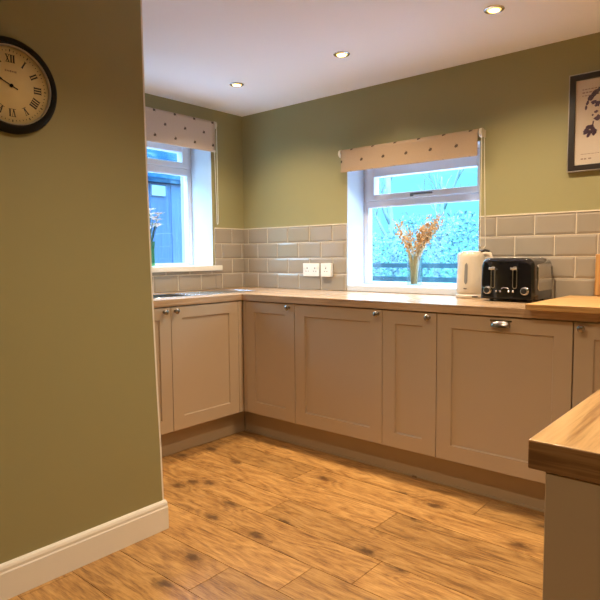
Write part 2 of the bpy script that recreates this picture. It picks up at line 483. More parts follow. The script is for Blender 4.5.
# ------------------------------------------------------------------ windows
def window(name, label, to3, w, z0, z1, sash_z0, lower_top, flip, board):
    """opening plane coordinates: u 0..w, d = depth outwards 0..0.06, z.  to3(u,d,z)"""
    root = empty(name); tag(root, label, kind='structure')
    def bx(bm, u0, u1, d0, d1, za, zb):
        a = to3(u0, d0, za); b = to3(u1, d1, zb)
        box(bm, min(a[0], b[0]), max(a[0], b[0]), min(a[1], b[1]), max(a[1], b[1]), min(a[2], b[2]), max(a[2], b[2]))
    fr = .028
    bm = bmesh.new()
    bx(bm, 0, fr, 0, .06, z0, z1); bx(bm, w - fr, w, 0, .06, z0, z1)
    bx(bm, fr, w - fr, 0, .06, z0, z0 + .012); bx(bm, fr, w - fr, 0, .06, z1 - .042, z1)
    bx(bm, fr, w - fr, .0, .06, lower_top + .010, sash_z0 - .002)
    f = obj('window_frame', bm, M_upvc, root, bevel=.003)
    # glazing bead round lower pane
    bm = bmesh.new(); bd = .007
    a, b = fr, w - fr
    zA, zB = z0 + .012, lower_top + .010
    bx(bm, a, a + bd, .003, .03, zA, zB); bx(bm, b - bd, b, .003, .03, zA, zB)
    bx(bm, a + bd, b - bd, .003, .03, zA, zA + bd * .8); bx(bm, a + bd, b - bd, .003, .03, zB - bd * .8, zB)
    obj('glazing_bead', bm, M_upvc, root, bevel=.002)
    bm = bmesh.new(); bx(bm, a + bd * .6, b - bd * .6, .010, .015, zA + .004, zB - .004)
    obj('pane', bm, M_pane, root)
    # top-hung sash, standing proud of the frame
    bm = bmesh.new(); s = .068
    a, b = fr - .006, w - fr + .006
    zA, zB = sash_z0, z1 - fr - .006
    bx(bm, a, a + s, -.014, .05, zA, zB); bx(bm, b - s, b, -.014, .05, zA, zB)
    bx(bm, a + s, b - s, -.014, .05, zA, zA + .040); bx(bm, a + s, b - s, -.014, .05, zB - s, zB)
    sh = obj('sash', bm, M_upvc, root, bevel=.004)
    bm = bmesh.new(); bx(bm, a + s * .9, b - s * .9, .028, .034, zA + .036, zB - s * .9)
    obj('pane', bm, M_pane, sh)
    # dark handle on the bottom rail of the sash
    bm = bmesh.new(); hu = w * .42 if not flip else w * .60
    bx(bm, hu - .012, hu + .012, -.022, -.0145, zA + .008, zA + .030)
    bx(bm, hu - .006, hu + .150, -.034, -.022, zA + .016, zA + .028)
    obj('window_handle', bm, M_grey if True else M_upvc, sh, bevel=.003)
    return root
W1 = window('window_1', 'white framed window over the worktop, top-hung light above fixed pane', lambda u, d, z: (bx0 + .004 + u, .1905 + d, z),
            bx1 - bx0 - .008, T + .041, bz1 - .006, 1.512, 1.462, False, None)
obj('window_sill', boxes((bx0 + .0006, bx1 - .0006, -.004, .189, T + .0008, T + .040)), M_plaster, W1, bevel=.003)
W2 = window('window_2', 'white framed window above the sink, blue boards beyond', lambda u, d, z: (-.2255 - d, ly1 - .004 - u, z),
            ly1 - ly0 - .008, lz0 + .038, lz1 - .006, 1.800, 1.742, True, None)
obj('window_sill', boxes((-.224, .0005, ly0 + .0045, ly1 - .0045, lz0 - .008, lz0 + .036), (.0005, .034, ly0 - .06, ly1 + .062, lz0 - .001, lz0 + .036)), M_white, W2, bevel=.004)

# portals through which daylight enters
def portal(name, loc, rot, sx, sy):
    l = bpy.data.lights.new(name, 'AREA'); l.shape = 'RECTANGLE'; l.size = sx; l.size_y = sy
    l.cycles.is_portal = True
    o = bpy.data.objects.new(name, l); COL.objects.link(o); o.location = loc; o.rotation_euler = rot
portal('daylight_portal', ((bx0 + bx1) / 2, .28, (bz0 + bz1) / 2), (-PI / 2, 0, 0), .9, .86)
portal('daylight_portal', (-.34, (ly0 + ly1) / 2, (lz0 + lz1) / 2), (0, -PI / 2, 0), .96, .93)

# ------------------------------------------------------------------ blinds
def blind(label, to3, w, zc, zb, fab, chain_u, chain_z, strands):
    """u along, d out of wall, z"""
    p0 = to3(0, 0, 0)
    root = empty('roller_blind', to3(w / 2, .045, zc))
    tag(root, label, 'blind')
    L = Vector(root.location)
    def t(u, d, z): return Vector(to3(u, d, z)) - L
    rr_ = .023
    prof = []
    for i in range(25):
        a = PI * 2 * i / 24 * .74 + PI * .0
        prof.append((.045 + rr_ * math.cos(-a + PI * 1.5 + 0), zc + rr_ * math.sin(-a + PI * 1.5)))
    # outline: start under the roll, over the back and top, down the front
    outer = []
    for i in range(21):
        a = math.radians(-60 + (240 + 60) * (1 - i / 20.0)) if False else math.radians(-90 - 180 * i / 20.0 - 90 * 0)
        outer.append((.045 + rr_ * math.cos(a), zc + rr_ * math.sin(a)))
    for i in range(1, 11):
        a = math.radians(90 - 90 * i / 10.0)
        outer.append((.045 + rr_ * math.cos(a), zc + rr_ * math.sin(a)))
    fx = .045 + rr_
    for i in range(1, 8):
        outer.append((fx, zc + (zb + .004 - zc) * i / 7))
    bm = bmesh.new()
    nseg = 24
    me_u = [.018 + (w - .036) * i / nseg for i in range(nseg + 1)]
    th = .0012
    def cols(ofs):
        R_ = []
        for u in me_u:
            c = []
            for k, (d, z) in enumerate(outer):
                if k < 31:
                    dd = Vector((d - .045, z - zc)).normalized() * ofs
                    c.append(bm.verts.new(to3(u, d + dd.x, z + dd.y)))
                else: c.append(bm.verts.new(to3(u, d + ofs, z)))
            R_.append(c)
        return R_
    A = cols(0); B = cols(-th)
    for R_ in (A, B):
        for c0, c1 in zip(R_, R_[1:]):
            for k in range(len(outer) - 1):
                f = bm.faces.new((c0[k], c0[k + 1], c1[k + 1], c1[k])); f.smooth = True
    for c0, c1 in ((A[0], B[0]), (A[-1], B[-1])):
        for k in range(len(outer) - 1): bm.faces.new((c0[k], c0[k + 1], c1[k + 1], c1[k]))
    # motif coordinates are world metres, so the mesh keeps world coordinates and is offset back
    fo = obj('blind_fabric', bm, fab, root); fo.matrix_parent_inverse = Matrix.Translation(-L)
    bm = bmesh.new()
    a, b = t(.018, fx + .003, zb), t(w - .018, fx - .005, zb + .014)
    box(bm, min(a.x, b.x), max(a.x, b.x), min(a.y, b.y), max(a.y, b.y), a.z, b.z)
    # hem sits behind the cloth
    bo = obj('bottom_bar', bm, fab, root); 
    for v_ in bo.data.vertices: v_.co += Vector(L)
    bo.matrix_parent_inverse = Matrix.Translation(-L)
    bm = bmesh.new(); tube(bm, [t(.012, .045, zc), t(w - .012, .045, zc)], .016, 16)
    obj('roller_tube', bm, M_steel, root)
    for ue in (0, w):
        bm = bmesh.new()
        s = 1 if ue == 0 else -1
        tube(bm, [t(ue - s * .004, .045, zc), t(ue + s * .012, .045, zc)], .025, 24)
        a, b = t(ue - s * .002, .0005, zc - .020), t(ue + s * .004, .045, zc + .020)
        box(bm, min(a.x, b.x), max(a.x, b.x), min(a.y, b.y), max(a.y, b.y), a.z, b.z)
        obj('bracket', bm, M_cream, root, bevel=.002)
    bm = bmesh.new()
    cu = chain_u; hs = .016
    pts = [t(cu, .045 + hs, zc - .0)]
    zl = chain_z
    n = 14
    for i in range(1, n): pts.append(t(cu, .045 + hs * strands[0] + 0 * i, zc - (zc - zl) * i / n))
    for i in range(0, 9):
        a = PI * i / 8
        pts.append(t(cu + .008 - .008 * math.cos(a), .045 + hs * math.cos(a), zl - .018 * math.sin(a)))
    for i in range(n - 1, 0, -1): pts.append(t(cu + .016 * i / n * 1.0, .045 - hs, zc - (zc - zl) * (1 - (n - i) / n)))
    pts.append(t(cu, .045 - hs, zc))
    tube(bm, pts, .0021, 6)
    obj('cord_loop', bm, M_cord, root)
    return root
blind('cream insect-patterned roller blind, half rolled, over the window behind the kettle', lambda u, d, z: (.962 + u, -d, z),   .955, 1.806, 1.683, M_fabB, .958, 1.20, (1, 1))
blind('cream insect-patterned roller blind over the sink window with long cord loop', lambda u, d, z: (d, -1.31 + u, z), .995, 2.084, 1.889, M_fabL, .998, 1.40, (1, 1))

# ------------------------------------------------------------------ cabinets
def shaker(bm, x0, x1, z0, z1, st=.075, y=0, th=.020, rec=.0085):
    zt = z1 - st * .88; e = .0045
    def rect(a, b, c, d, yy): return [bm.verts.new(p) for p in ((a, yy, c), (b, yy, c), (b, yy, d), (a, yy, d))]
    k = .0015
    R_ = [rect(x0 + k, x1 - k, z0 + k, z1 - k, y + th), rect(x0, x1, z0, z1, y + th - k), rect(x0, x1, z0, z1, y + k), rect(x0 + k, x1 - k, z0 + k, z1 - k, y),
          rect(x0 + st, x1 - st, z0 + st, zt, y), rect(x0 + st + e * .35, x1 - st - e * .35, z0 + st + e * .35, zt - e * .35, y + rec * .6),
          rect(x0 + st + e, x1 - st - e, z0 + st + e, zt - e, y + rec)]
    for A, B in zip(R_, R_[1:]):
        for i in range(4): bm.faces.new((A[i], A[(i + 1) % 4], B[(i + 1) % 4], B[i]))
    bm.faces.new(R_[0]); bm.faces.new(R_[-1])
def knob(parent, x, z, y=0):
    bm = bmesh.new()
    Mx = Matrix.Translation((x, y, z)) @ Matrix.Rotation(PI / 2, 4, 'X')
    lathe(bm, [(0, -.001), (.009, 0), (.0085, .003), (.0055, .006), (.0055, .014), (.011, .017), (.0150, .021), (.0155, .025), (.0125, .029), (.006, .031), (0, .0315)], 24, M=Mx)
    obj('knob', bm, M_pewter, parent, smooth=True)
def cup_handle(parent, x, z, y=0, w=.086, d=.024, h=.030):
    bm = bmesh.new()
    nu, nv = 20, 8
    for th in (0, .0022):
        G = []
        for i in range(nu + 1):
            a = PI * i / nu
            row = []
            for j in range(nv + 1):
                b = PI / 2 * j / nv
                # hollow quarter shell, open at the bottom
                px = x - (w / 2 - th) * math.cos(a)
                s = math.sin(a) ** .6
                py = y - (d - th) * s * math.cos(b) - .001
                pz = z - h * .45 + (h - th) * (.25 + .75 * s) * math.sin(b)
                row.append(bm.verts.new((px, py, pz)))
            G.append(row)
        for i in range(nu):
            for j in range(nv):
                f = bm.faces.new((G[i][j], G[i + 1][j], G[i + 1][j + 1], G[i][j + 1])); f.smooth = True
    box(bm, x - w / 2 - .006, x + w / 2 + .006, y - .003, y - .0002, z + h * .36, z + h * .60)
    obj('cup_handle', bm, M_pewter, parent, smooth=True)

Z0, Z1 = .160, .868
def carcass(root, W, D=.572, top=False):
    y0, y1 = .0215, D
    bs = [(0.001, .019, y0, y1, Z0, Z1 + .002), (W - .019, W - .001, y0, y1, Z0, Z1 + .002),
          (.019, W - .019, y0, y1, Z0, Z0 + .018), (.019, W - .019, y1 - .008, y1, Z0 + .018, Z1),
          (.019, W - .019, y0, y0 + .09, Z1 - .016, Z1 + .002)]
    obj('body', boxes(*bs), M_cab, root)
def unit(name, label, cat, loc, rz, W, doors, group=None, filler=None, handle='knob', D=.572):
    """doors: list (x0, x1, knob_x or None)"""
    root = empty(name, loc, rz)
    tag(root, label, cat, group)
    carcass(root, W, D)
    for (a, b, kx) in doors:
        bm = bmesh.new(); shaker(bm, a + .0015, b - .0015, Z0 + .001, Z1)
        d = obj('door', bm, M_cab, root)
        if kx is not None:
            if handle == 'knob': knob(d, kx, .845)
            else: cup_handle(d, kx, .838)
    if filler:
        for f in filler:
            obj('corner_filler', boxes((f[0], f[1], f[2], f[3], Z0, Z1 + .002)), M_cab, root, bevel=.001)
    return root
FY = -.600
unit('base_cabinet', 'narrow taupe corner cabinet with one shaker door left of the wide door', 'cabinet', (.628, FY, 0), 0, .406, [(0, .406, .367)],
     filler=[(-.027, -.0005, .0005, .020)])
unit('base_cabinet', 'widest taupe cabinet with round knob, under left part of back window', 'cabinet', (1.034, FY, 0), 0, .600, [(0, .600, .575)])
unit('base_cabinet', 'slimmest taupe cabinet with knob, between wide cabinet and cup-handled door', 'cabinet', (1.634, FY, 0), 0, .307, [(0, .307, .266)])
dw = unit('integrated_dishwasher', 'wide taupe appliance door with pewter cup handle under the toaster', 'dishwasher', (1.941, FY, 0), 0, .612, [(0, .612, .311)], handle='cup')
unit('base_cabinet', 'taupe cabinet with knob under the oak board, cut off at right edge', 'cabinet', (2.555, FY, 0), 0, .425, [(0, .425, .033)],
     filler=[(.4255, .445, .0005, .020)])
unit('base_cabinet', 'taupe two-door sink cabinet below the left window', 'cabinet', (.600, -1.662, 0), PI / 2, 1.024,
     [(0, .512, .464), (.512, 1.024, .539)], filler=[(1.0245, 1.0610, .0005, .020)], D=.585)
# right-hand leg ending in the peninsula, seen from its end panel
pen = empty('peninsula_cabinet', (2.998, -2.349, 0), 0); tag(pen, 'taupe cabinet run with plain end panel, nearest the viewer at right', 'cabinet')
LX = 3.0
bs = [(.022, .59, .004, 1.73, Z0, Z0 + .018), (.022, .040, .020, 1.73, Z0 + .018, .868), (.572, .59, .020, 1.73, Z0 + .018, .868), (.04, .572, 1.712, 1.73, Z0 + .018, .868)]
obj('body', boxes(*bs), M_cab, pen)
obj('end_panel', boxes((.0, .60, -.018, -.0005, .0006, .8725)), M_cab, pen, bevel=.001)
for i in range(3):
    y0 = .002 + i * .5767
    dm = bmesh.new(); shaker(dm, -.575, -.0015, Z0, Z1)
    d = obj('door', dm, M_cab, pen, loc=(0, y0, 0), rot=(0, 0, -PI / 2))

# plinths
def plinth(label, *b):
    o = obj('plinth_board', boxes(*b), M_plinth, bevel=.001); return tag(o, label, 'plinth')
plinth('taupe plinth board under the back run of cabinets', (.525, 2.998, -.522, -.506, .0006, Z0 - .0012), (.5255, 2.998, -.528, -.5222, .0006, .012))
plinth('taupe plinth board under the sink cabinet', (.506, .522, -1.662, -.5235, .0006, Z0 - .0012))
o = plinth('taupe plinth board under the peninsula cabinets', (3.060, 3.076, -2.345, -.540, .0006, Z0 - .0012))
bm = boxes((1.775, 1.800, -.5315, -.5285, .001, .013)); 
tag(obj('plinth_clip', bm, M_steel, bevel=.001), 'tiny metal clip on the floor against the back plinth', 'clip')

# worktops
bev = .004
tp = obj('worktop', boxes((.0005, 3.60, -.6105, -.0005, T - WT, T)), M_topx, bevel=bev); tag(tp, 'oak worktop along the back wall under toaster and kettle', 'worktop')
SX0, SX1, SY0, SY1 = .10, .475, -1.30, -.345
bm = boxes((.0005, SX0, -1.665, -.6110, T - WT, T), (SX1, .6062, -1.665, -.6110, T - WT, T), (SX0, SX1, -1.665, SY0, T - WT, T))
tp = obj('worktop', bm, M_topy); tag(tp, 'oak worktop holding the sink below the left window', 'worktop')
# the back run is notched where the sink drainer reaches past the joint
bpy.data.objects.remove(bpy.data.objects['worktop'])
bm = boxes((.0005, SX0, -.6105, -.0005, T - WT, T), (SX0, SX1, SY1, -.0005, T - WT, T), (SX1, 3.60, -.6105, -.0005, T - WT, T))
bmesh.ops.remove_doubles(bm, verts=bm.verts[:], dist=1e-6)
tp = obj('worktop', bm, M_topx); tag(tp, 'oak worktop along the back wall under toaster and kettle', 'worktop')
M_topp = wood('oak_peninsula_top', (.72, .46, .21), (.60, .36, .145), (.34, .17, .06), 1, .30, grain=1.5)
tp = obj('worktop', boxes((2.977, 3.615, -2.371, -.6110, T - WT, T)), [M_topp, M_endg], bevel=.0022); [setattr(p_, 'material_index', 1) for p_ in tp.data.polygons if p_.normal.y < -.9]; tag(tp, 'thick oak worktop corner in the foreground on the peninsula', 'worktop')

# sink
sk = empty('kitchen_sink', (SX0, SY0, T)); tag(sk, 'stainless steel sink and ridged drainer set in the left worktop', 'sink')
w_, l_ = SX1 - SX0, SY1 - SY0
bm = bmesh.new()
r_ = .012
box(bm, -r_, w_ + r_, -r_, 0, .0003, .0035); box(bm, -r_, w_ + r_, l_, l_ + r_, .0003, .0035)
box(bm, -r_, 0, 0, l_, .0003, .0035); box(bm, w_, w_ + r_, 0, l_, .0003, .0035)
obj('rim', bm, M_steel, sk, bevel=.0012)
bm = bmesh.new(); dl = .47
box(bm, .001, w_ - .001, l_ - dl, l_ - .001, -.010, -.005)
for i in range(9):
    x = .05 + i * (w_ - .1) / 8
    box(bm, x - .006, x + .006, l_ - dl + .04, l_ - .05, -.005, -.001)
obj('drainer', bm, M_steel, sk, bevel=.0015)
bm = bmesh.new(); be = l_ - dl
t_ = .002
box(bm, .001, w_ - .001, .001, .03, -.01, -.005); box(bm, .001, .03, .03, be, -.01, -.005); box(bm, w_ - .03, w_ - .001, .03, be, -.01, -.005)
box(bm, .03, .03 + t_, .03, be, -.16, -.005); box(bm, w_ - .03 - t_, w_ - .03, .03, be, -.16, -.005)
box(bm, .03, w_ - .03, .03, .03 + t_, -.16, -.005); box(bm, .03, w_ - .03, be - t_, be, -.16, -.005)
box(bm, .03, w_ - .03, .03, be, -.163, -.16)
obj('bowl', bm, M_steel, sk)

# ------------------------------------------------------------------ oak board and chopping board
tag(obj('oak_board', boxes((2.380, 3.02, -.668, -.036, T + .0008, T + .0265)), M_board, bevel=.002), 'loose honey-coloured oak board lying on the worktop right of the toaster', 'board')
bm = bmesh.new()
pts = []
w2, h2, r2 = .30, .205, .004
box(bm, 0, w2, 0, .018, 0, h2)
o = obj('chopping_board', bm, M_board2, bevel=.004, loc=(2.492, -.034, T + .0275), rot=(math.radians(-1.5), 0, 0))
tag(o, 'upright wooden chopping board leaning on the tiles, cut off at right edge', 'chopping board')

# ------------------------------------------------------------------ toaster
def rbox_loop(w, d, r, n=6):
    pts = []
    for cx, cy, a0 in ((w / 2 - r, d / 2 - r, 0), (-w / 2 + r, d / 2 - r, 90), (-w / 2 + r, -d / 2 + r, 180), (w / 2 - r, -d / 2 + r, 270)):
        for i in range(n + 1):
            a = math.radians(a0 + 90 * i / n); pts.append((cx + r * math.cos(a), cy + r * math.sin(a)))
    return pts
def loft(bm, loops, mi=0, capb=True, capt=True):
    R_ = [[bm.verts.new(p) for p in L_] for L_ in loops]
    n = len(R_[0])
    for A, B in zip(R_, R_[1:]):
        for i in range(n):
            j = (i + 1) % n; f = bm.faces.new((A[i], A[j], B[j], B[i])); f.material_index = mi; f.smooth = True
    if capb: bm.faces.new(R_[0]).material_index = mi
    if capt: bm.faces.new(R_[-1]).material_index = mi
TX0, TX1, TY0, TY1, TZ = 2.026, 2.296, -.306, -.022, .216
tw, td = TX1 - TX0, TY1 - TY0
to = empty('toaster', ((TX0 + TX1) / 2, (TY0 + TY1) / 2, T + .0005)); tag(to, 'glossy black four-slice toaster with two levers and steel sides', 'toaster')
# body: profile seen from the front (x,z) with well rounded top corners, extruded in y with rounded edges
def tprof(ins):
    P_ = []
    hw = tw / 2 - ins; zt = TZ - ins; zb = .012 + ins * .3; R1 = .042
    P_ += [(-hw - 0, zb), ]
    P_ += [(-hw + .001, .05)]
    for i in range(9):
        a = math.radians(180 - 90 * i / 8); P_.append((-hw + R1 + .004 + R1 * math.cos(a), zt - R1 + R1 * math.sin(a)))
    for i in range(9):
        a = math.radians(90 - 90 * i / 8); P_.append((hw - R1 - .004 + R1 * math.cos(a), zt - R1 + R1 * math.sin(a)))
    P_ += [(hw - .001, .05), (hw, zb)]
    return P_
bm = bmesh.new()
loops = []
for (yy, ins) in ((-td / 2, .016), (-td / 2 + .004, .007), (-td / 2 + .012, .001), (-td / 2 + .022, 0), (td / 2 - .022, 0), (td / 2 - .012, .001), (td / 2 - .004, .007), (td / 2, .016)):
    loops.append([(x, yy, z) for x, z in tprof(ins)])
loft(bm, loops)
for sx_ in (-1, 1):
    for sy_ in (-1, 1):
        lathe(bm, [(0, 0), (.010, 0), (.010, .013), (0, .013)], 12, (sx_ * .095, sy_ * .085, 0))
body = obj('body', bm, M_black, to, smooth=True)
# steel side panels
for s in (-1, 1):
    bm = bmesh.new()
    xx = s * (tw / 2)
    pr = []
    a0, a1, b0, b1, r = -td / 2 + .052, td / 2 - .022, .055, TZ - .030, .018
    for cx, cz, aa in ((a1 - r, b1 - r, 0), (a0 + r, b1 - r, 90), (a0 + r, b0 + r, 180), (a1 - r, b0 + r, 270)):
        for i in range(6):
            a = math.radians(aa + 90 * i / 5); pr.append((cx + r * math.cos(a), cz + r * math.sin(a)))
    def f0(y, z, e=0):
        # follow the rounded shoulder
        zc = TZ - .042
        dx = 0
        if z > zc: dx = .042 + .004 - math.sqrt(max(.042 ** 2 - (z - zc) ** 2, 0)) - .0
        return (xx - s * (max(dx, .0)) + s * e, y, z)
    prism(bm, pr, lambda y, z: f0(y, z, -.004), lambda y, z: f0(y, z, .0022))
    obj('side_panel', bm, M_steel, to, bevel=.0008)
# slots on top
bm = bmesh.new()
for xx in (-.062, .062):
    for oy in (-.018, .018):
        pass
for oy in (-.075, -.032, .032, .075):
    box(bm, -.098, -.012, oy - .014, oy + .014, TZ - .001, TZ + .0015)
    box(bm, .012, .098, oy - .014, oy + .014, TZ - .001, TZ + .0015)
obj('bread_slots', bm, M_steel, to, bevel=.0008)
# levers
fy = -td / 2
for xx in (-.066, .042):
    bm = bmesh.new()
    # chrome outline of the slot
    ring_o = []; 
    zlo, zhi, hw = .066, .176, .0115
    n = 10
    def stad(hw_, ex):
        P_ = []
        for i in range(n + 1):
            a = math.radians(0 + 180 * i / n); P_.append((xx + hw_ * math.cos(a), zhi - hw + ex * 0 + hw_ * math.sin(a)))
        for i in range(n + 1):
            a = math.radians(180 + 180 * i / n); P_.append((xx + hw_ * math.cos(a), zlo + hw + hw_ * math.sin(a)))
        return P_
    O = stad(hw, 0); I = stad(hw - .0038, 0)
    vo_ = [[bm.verts.new((x, y, z)) for x, z in L_] for L_, y in ((O, fy + .003), (O, fy - .003), (I, fy - .003), (I, fy + .003))]
    for A, B in zip(vo_, vo_[1:] + vo_[:1]):
        for i in range(len(O)):
            j = (i + 1) % len(O); bm.faces.new((A[i], A[j], B[j], B[i]))
    sl = obj('lever_slot', bm, M_steel, to)
    bm = bmesh.new(); box(bm, xx - .016, xx + .016, fy - .024, fy - .003, .158, .170)
    obj('lever', bm, M_steel, to, bevel=.004, seg=3)
# dials, buttons, emblem
for xx in (-.094, .090):
    bm = bmesh.new()
    Mx = Matrix.Translation((xx, fy + .0005, .056)) @ Matrix.Rotation(PI / 2, 4, 'X')
    lathe(bm, [(0, .0), (.020, 0), (.020, .003), (.018, .005), (.0175, .011), (.016, .012), (.0, .012)], 28, M=Mx)
    d = obj('timer_dial', bm, M_steel, to, smooth=True)
    bm = bmesh.new(); lathe(bm, [(0, .0122), (.0148, .0122), (.0135, .018), (0, .018)], 24, M=Mx)
    obj('dial_cap', bm, M_blkpl, d, smooth=True)
for xx in (-.050, -.030, .012, .034):
    bm = bmesh.new()
    Mx = Matrix.Translation((xx, fy + .0005, .052)) @ Matrix.Rotation(PI / 2, 4, 'X')
    lathe(bm, [(0, 0), (.0052, 0), (.0052, .003), (.003, .005), (0, .005)], 16, M=Mx)
    obj('button', bm, M_steel, to, smooth=True)
bm = bmesh.new()
tube(bm, [(-.012 + .024 * (1 - math.cos(PI * i / 10)) / 1 * .75 - .012, fy - .0015, .064 + .006 * math.sin(PI * i / 10)) for i in range(11)], .0022, 6)
obj('emblem', bm, M_steel, to)

# ------------------------------------------------------------------ kettle
KX, KY = 1.893, -.106
kt = empty('kettle', (KX, KY, T + .0005), math.radians(0)); kt.scale = (.90, .90, 1.045); tag(kt, 'cream plastic jug kettle with grey water gauge left of the toaster', 'kettle')
bm = bmesh.new()
lathe(bm, [(0, 0), (.088, 0), (.092, .004), (.092, .014), (.086, .020), (0, .021)], 40)
base = obj('power_base', bm, M_cream, kt, smooth=True)
bm = bmesh.new()
prof = [(0, .022), (.085, .022), (.088, .028), (.0885, .05), (.086, .11), (.081, .17), (.076, .210), (.072, .226), (.064, .234), (0, .236)]
lathe(bm, prof, 40)
# spout bulge towards the left
for v_ in bm.verts:
    if v_.co.z > .150 and v_.co.x < 0:
        a = abs(math.atan2(v_.co.y, -v_.co.x))
        if a < .55:
            v_.co.x -= .020 * (1 - a / .55) * min(1, (v_.co.z - .15) / .06)
obj('jug', bm, M_cream, kt, smooth=True)
bm = bmesh.new(); lathe(bm, [(.060, .2345), (.056, .2395), (.03, .243), (0, .244)], 32)
obj('lid', bm, M_cream, kt, smooth=True)
def ang(r, a, z): return (r * math.cos(a), r * math.sin(a), z)
ga = math.radians(-88)
bm = bmesh.new()
def gz(z):  # body radius by height
    for (r0, z0), (r1, z1) in zip(prof, prof[1:]):
        if z0 <= z <= z1 and z1 > z0: return r0 + (r1 - r0) * (z - z0) / (z1 - z0)
    return .08
G = []
for i in range(13):
    z = .072 + .110 * i / 12
    e = min(1, (max(0, 1 - (abs(i - 6) / 6) ** 5)) ** .5 + .12)
    G.append([bm.verts.new(ang(gz(z) + .0016, ga + k * .115 * e, z)) for k in (-1, -.5, 0, .5, 1)])
for A, B in zip(G, G[1:]):
    for k in range(4): bm.faces.new((A[k], A[k + 1], B[k + 1], B[k]))
obj('water_gauge', bm, M_water, kt, smooth=True)
# handle on the right
bm = bmesh.new()
tube(bm, [(.062, .01, .226), (.086, .012, .232), (.106, .014, .225), (.116, .015, .20), (.117, .015, .15), (.112, .015, .10), (.098, .014, .068), (.080, .012, .06)],
     [.012, .013, .013, .012, .012, .012, .012, .011], 12)
obj('handle', bm, M_cream, kt, smooth=True)
bm = bmesh.new(); tube(bm, [(.050, .004, .2385), (.080, .006, .2445), (.108, .008, .241)], [.006, .008, .005], 10)
obj('lid_release', bm, M_blkpl, kt, smooth=True)
bm = bmesh.new()
for dz, a0, n_ in ((.050, -95, 5),):
    for i in range(n_):
        a = math.radians(a0 + i * 2.6); p = ang(gz(dz) + .0008, a, dz); box(bm, p[0] - .0014, p[0] + .0014, p[1] - .0012, p[1] + .0005, dz - .002, dz + .002)
obj('small_marking', bm, M_ink, kt)
bm = bmesh.new()
for i in range(8):
    a = math.radians(-62 + i * 2.7); p = ang(.092, a, .009); box(bm, p[0] - .0017, p[0] + .0017, p[1] - .0012, p[1] + .0005, .005, .012)
obj('base_marking', bm, M_ink, base)

# ------------------------------------------------------------------ sockets
def socket(label, x0, x1, z0, z1, cells, deep=.009, name='wall_socket'):
    root = empty(name, ((x0 + x1) / 2, -.0092, (z0 + z1) / 2)); tag(root, label, 'socket')
    w, h = (x1 - x0) / 2, (z1 - z0) / 2
    obj('faceplate', boxes((-w, w, -deep, 0, -h, h)), M_socket, root, bevel=.002)
    for cx in cells:
        bm = boxes((cx - .004, cx + .004, -deep - .0004, -deep + .0004, .006, .016), (cx - .014, cx - .007, -deep - .0004, -deep + .0004, -.012, -.007), (cx + .007, cx + .014, -deep - .0004, -deep + .0004, -.012, -.007))
        obj('pin_holes', bm, M_grey, root)
        sx_ = cx + (.022 if cx > 0 else -.022) if len(cells) > 1 else cx
        sz = .018 if len(cells) > 1 else .030
        obj('switch', boxes((sx_ - .006, sx_ + .006, -deep - .004, -deep, sz - .008, sz + .008)), M_socket, root, bevel=.001)
socket('white double wall socket on the tiles left of the back window', .610, .754, 1.006, 1.096, (-.034, .034))
socket('deeper white single wall socket between double socket and back window', .780, .868, 1.006, 1.096, (0,), deep=.024)

# ------------------------------------------------------------------ clock
CR = .1535
ck = empty('wall_clock', (PX1 + .0005, -2.2515, 1.710)); tag(ck, 'round black-rimmed wall clock with cream roman numeral dial', 'clock')
RY90 = Matrix.Rotation(PI / 2, 4, 'Y')   # local z -> +x
bm = bmesh.new()
lathe(bm, [(0, 0), (CR - .006, 0), (CR, .004), (CR + .001, .010), (CR - .002, .018), (CR - .007, .024), (CR - .014, .028), (CR - .022, .029), (CR - .027, .025), (CR - .029, .018), (CR - .029, .010), (0, .010)], 72, M=RY90)
obj('case', bm, M_clockblk, ck, smooth=True)
bm = bmesh.new(); lathe(bm, [(0, .0105), (CR - .0295, .0105), (CR - .0295, .0125), (0, .0125)], 64, M=RY90)
dial = obj('dial', bm, M_dial, ck)
bm = bmesh.new(); lathe(bm, [(CR - .0265, .0258), (CR - .0285, .0262), (CR - .0305, .0225), (CR - .0310, .0126), (CR - .0290, .0126)], 72, M=RY90)
obj('inner_ring', bm, M_silver, ck, smooth=True)
